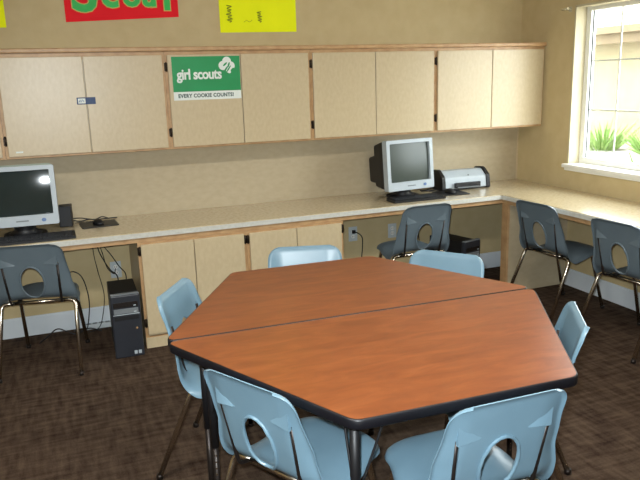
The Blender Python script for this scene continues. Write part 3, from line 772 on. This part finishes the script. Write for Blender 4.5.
# towers
def tower(loc, rz, label):
    t = thing('computer_tower', label, 'computer', loc, rz, 'black computer towers under the counter')
    bm = bmesh.new(); rbox(bm, -.083, .083, -.155, .19, .008, .395, .004); obj('case', bm, M['black'], t)
    bm = bmesh.new(); rbox(bm, -.087, .087, -.19, -.1552, .0, .40, .008); f = obj('front_panel', bm, M['charcoal'], t)
    bm = bmesh.new(); rbox(bm, -.083, .083, -.190, -.16, .4002, .408, .002, 1); obj('top_lip', bm, M['silver_dark'], t)
    for z in (.34, .30):
        bm = bmesh.new(); rbox(bm, -.072, .072, -.196, -.1902, z-.016, z+.016, .002, 1); d = obj('disc_drive', bm, M['silver_dark'] if z < .32 else M['steel_dark'], t)
        bm = bmesh.new(); box(bm, .045, .06, -.198, -.1962, z-.010, z-.004); obj('eject_button', bm, M['silver'], d)
    bm = bmesh.new(); rbox(bm, -.072, .072, -.194, -.1902, .243, .268, .001, 1); obj('card_reader', bm, M['black'], t)
    bm = bmesh.new(); rbox(bm, -.078, .078, -.1925, -.1902, .276, .281, .0006, 1); obj('silver_strip', bm, M['silver'], t)
    bm = bmesh.new(); disc(bm, .055, .185, .006, -.193, -.1902); obj('power_light', bm, M['maple_edge'], t)
    for x in (.035, .060):
        bm = bmesh.new(); rbox(bm, x-.009, x+.009, -.1925, -.1902, .018, .040, .0006, 1); obj('sticker', bm, M['silver'], t)
    return t
tower((-3.347, -.505, 0), R(-1), 'black computer tower on the floor at the left end of the base cabinets')
tower((-.815, -.33, 0), R(14), 'black computer tower on the floor behind the grey chair at the right computer')

# cables hanging in the left kneehole
def cable(pts, r, label, name='hanging_cable', m='black', group='cables under the left counter'):
    bm = bmesh.new(); tube(bm, smoothpath(pts, 7), r, 6); tag(obj(name, bm, M[m]), label, 'cable', group)
cable([(-3.455, -.12, .685), (-3.45, -.12, .58), (-3.42, -.13, .49), (-3.385, -.18, .43), (-3.355, -.27, .415), (-3.35, -.285, .34), (-3.36, -.26, .30)], .004, 'black cable hanging from the counter behind the left tower, thickest of the bunch')
cable([(-3.44, -.10, .685), (-3.42, -.10, .60), (-3.37, -.11, .52), (-3.33, -.16, .45), (-3.30, -.262, .42), (-3.30, -.275, .36)], .0035, 'black cable hanging from the counter, rightmost of the bunch over the left tower')
cable([(-3.475, -.11, .685), (-3.48, -.11, .55), (-3.465, -.11, .42), (-3.44, -.10, .25), (-3.46, -.08, .10), (-3.50, -.10, .012), (-3.60, -.14, .007)], .003, 'thin dark cable falling straight from the counter to the floor beside the left tower')
cable([(-3.345, -.045, .405), (-3.36, -.05, .37), (-3.40, -.055, .42), (-3.42, -.06, .52), (-3.44, -.06, .62), (-3.44, -.06, .685)], .003, 'thin black cord looping up from the left outlet')
cable([(-3.70, -.05, .33), (-3.64, -.06, .42), (-3.57, -.07, .38), (-3.54, -.08, .22), (-3.56, -.08, .06), (-3.585, -.085, .010), (-3.66, -.075, .008)], .004, 'black cable arching beside the left grey chair down to the floor')
cable([(-3.88, -.22, .007), (-3.82, -.16, .03), (-3.76, -.13, .06), (-3.70, -.13, .03), (-3.64, -.14, .008), (-3.56, -.14, .035), (-3.48, -.15, .007)], .004, 'black cable lying in a loop on the carpet under the left computer')
cable([(-.72, -.05, .007), (-.64, -.04, .05), (-.58, -.05, .07), (-.50, -.06, .03), (-.42, -.08, .007)], .003, 'black cable looping on the floor beside the right tower', group='cables under the right counter')
cable([(-1.02, -.16, .685), (-1.005, -.15, .60), (-1.01, -.14, .52), (-1.02, -.13, .42), (-1.0, -.12, .30)], .004, 'black cable hanging behind the right computer chair', group='cables under the right counter')
t = thing('power_strip', 'pale power strip on the carpet left of the tower, below the outlet', 'power strip', (-3.50, -.055, .0005), 0)
bm = bmesh.new(); rbox(bm, -.10, .10, -.022, .022, 0, .035, .005); obj('housing', bm, M['plate'], t)
for k in range(4):
    bm = bmesh.new(); rbox(bm, -.075+k*.042, -.047+k*.042, -.013, .013, .0352, .037, .0007, 1); obj('socket', bm, M['silver_dark'], t)

# ------------------------------------------------------------------ lights
def ceiling_light(x, y, label, pw):
    t = thing('ceiling_light', label, 'light', (x, y, CEIL), 0, 'ceiling lights overhead')
    bm = bmesh.new(); rbox(bm, -.62, .62, -.17, .17, -.07, -.001, .01); obj('housing', bm, M['white'], t)
    bm = bmesh.new(); rbox(bm, -.60, .60, -.15, .15, -.085, -.0702, .006); obj('diffuser', bm, M['lampface'], t)
    li = bpy.data.lights.new('ceiling_lamp', 'AREA'); li.shape = 'RECTANGLE'; li.size = 1.2; li.size_y = .3; li.energy = pw; li.color = (1, .96, .89)
    lo = bpy.data.objects.new('ceiling_lamp', li); COL.objects.link(lo); lo.location = (x, y, CEIL-.09)
ceiling_light(-4.2, -3.3, 'white ceiling light over the left side of the room', 36)
ceiling_light(-1.9, -3.3, 'white ceiling light over the right side of the room', 36)

# camera
cam = bpy.data.cameras.new('camera'); co = bpy.data.objects.new('camera', cam); COL.objects.link(co)
r_ = Vector((0.93069573, -0.36457727, -0.02981387)); u_ = Vector((0.11068138, 0.20298741, 0.97290582)); f_ = Vector((0.34864751, 0.90877914, -0.22927143))
mt = Matrix((( r_.x, u_.x, -f_.x, -3.64816), (r_.y, u_.y, -f_.y, -4.78554), (r_.z, u_.z, -f_.z, 1.62916), (0, 0, 0, 1)))
co.matrix_world = mt
cam.sensor_width = 36; cam.lens = 681.11*36/640; cam.clip_start = .05
sc.camera = co
# the camera's own flash, just above the lens
fl = bpy.data.lights.new('camera_flash', 'SPOT'); fl.energy = 300; fl.color = (.90, .97, 1); fl.shadow_soft_size = .02; fl.spot_size = R(78); fl.spot_blend = .6
fo = bpy.data.objects.new('camera_flash', fl); COL.objects.link(fo); fo.matrix_world = mt @ Matrix.Translation((-.03, .05, -.02))

# daylight
wd = bpy.data.worlds.new('sky'); sc.world = wd; wd.use_nodes = True
bg = wd.node_tree.nodes['Background']; bg.inputs[0].default_value = (.93, .97, 1, 1); bg.inputs[1].default_value = 13
po = bpy.data.lights.new('window_portal', 'AREA'); po.shape = 'RECTANGLE'; po.size = 1.4; po.size_y = 1.05; po.cycles.is_portal = True
pp = bpy.data.objects.new('window_portal', po); COL.objects.link(pp); pp.location = (.19, (WY0+WY1)/2, (WZ0+WZ1)/2)
pp.rotation_euler = (PI/2, 0, PI/2)   # looks along -X, into the room
sn = bpy.data.lights.new('sun', 'SUN'); sn.energy = 2; sn.angle = R(.6); sn.color = (1, .95, .86)
so = bpy.data.objects.new('sun', sn); COL.objects.link(so); so.rotation_euler = (R(35), 0, R(-20))

sc.view_settings.view_transform = 'Standard'; sc.view_settings.look = 'None'; sc.view_settings.gamma = 1
sc.view_settings.use_curve_mapping = False; sc.view_settings.exposure = .2
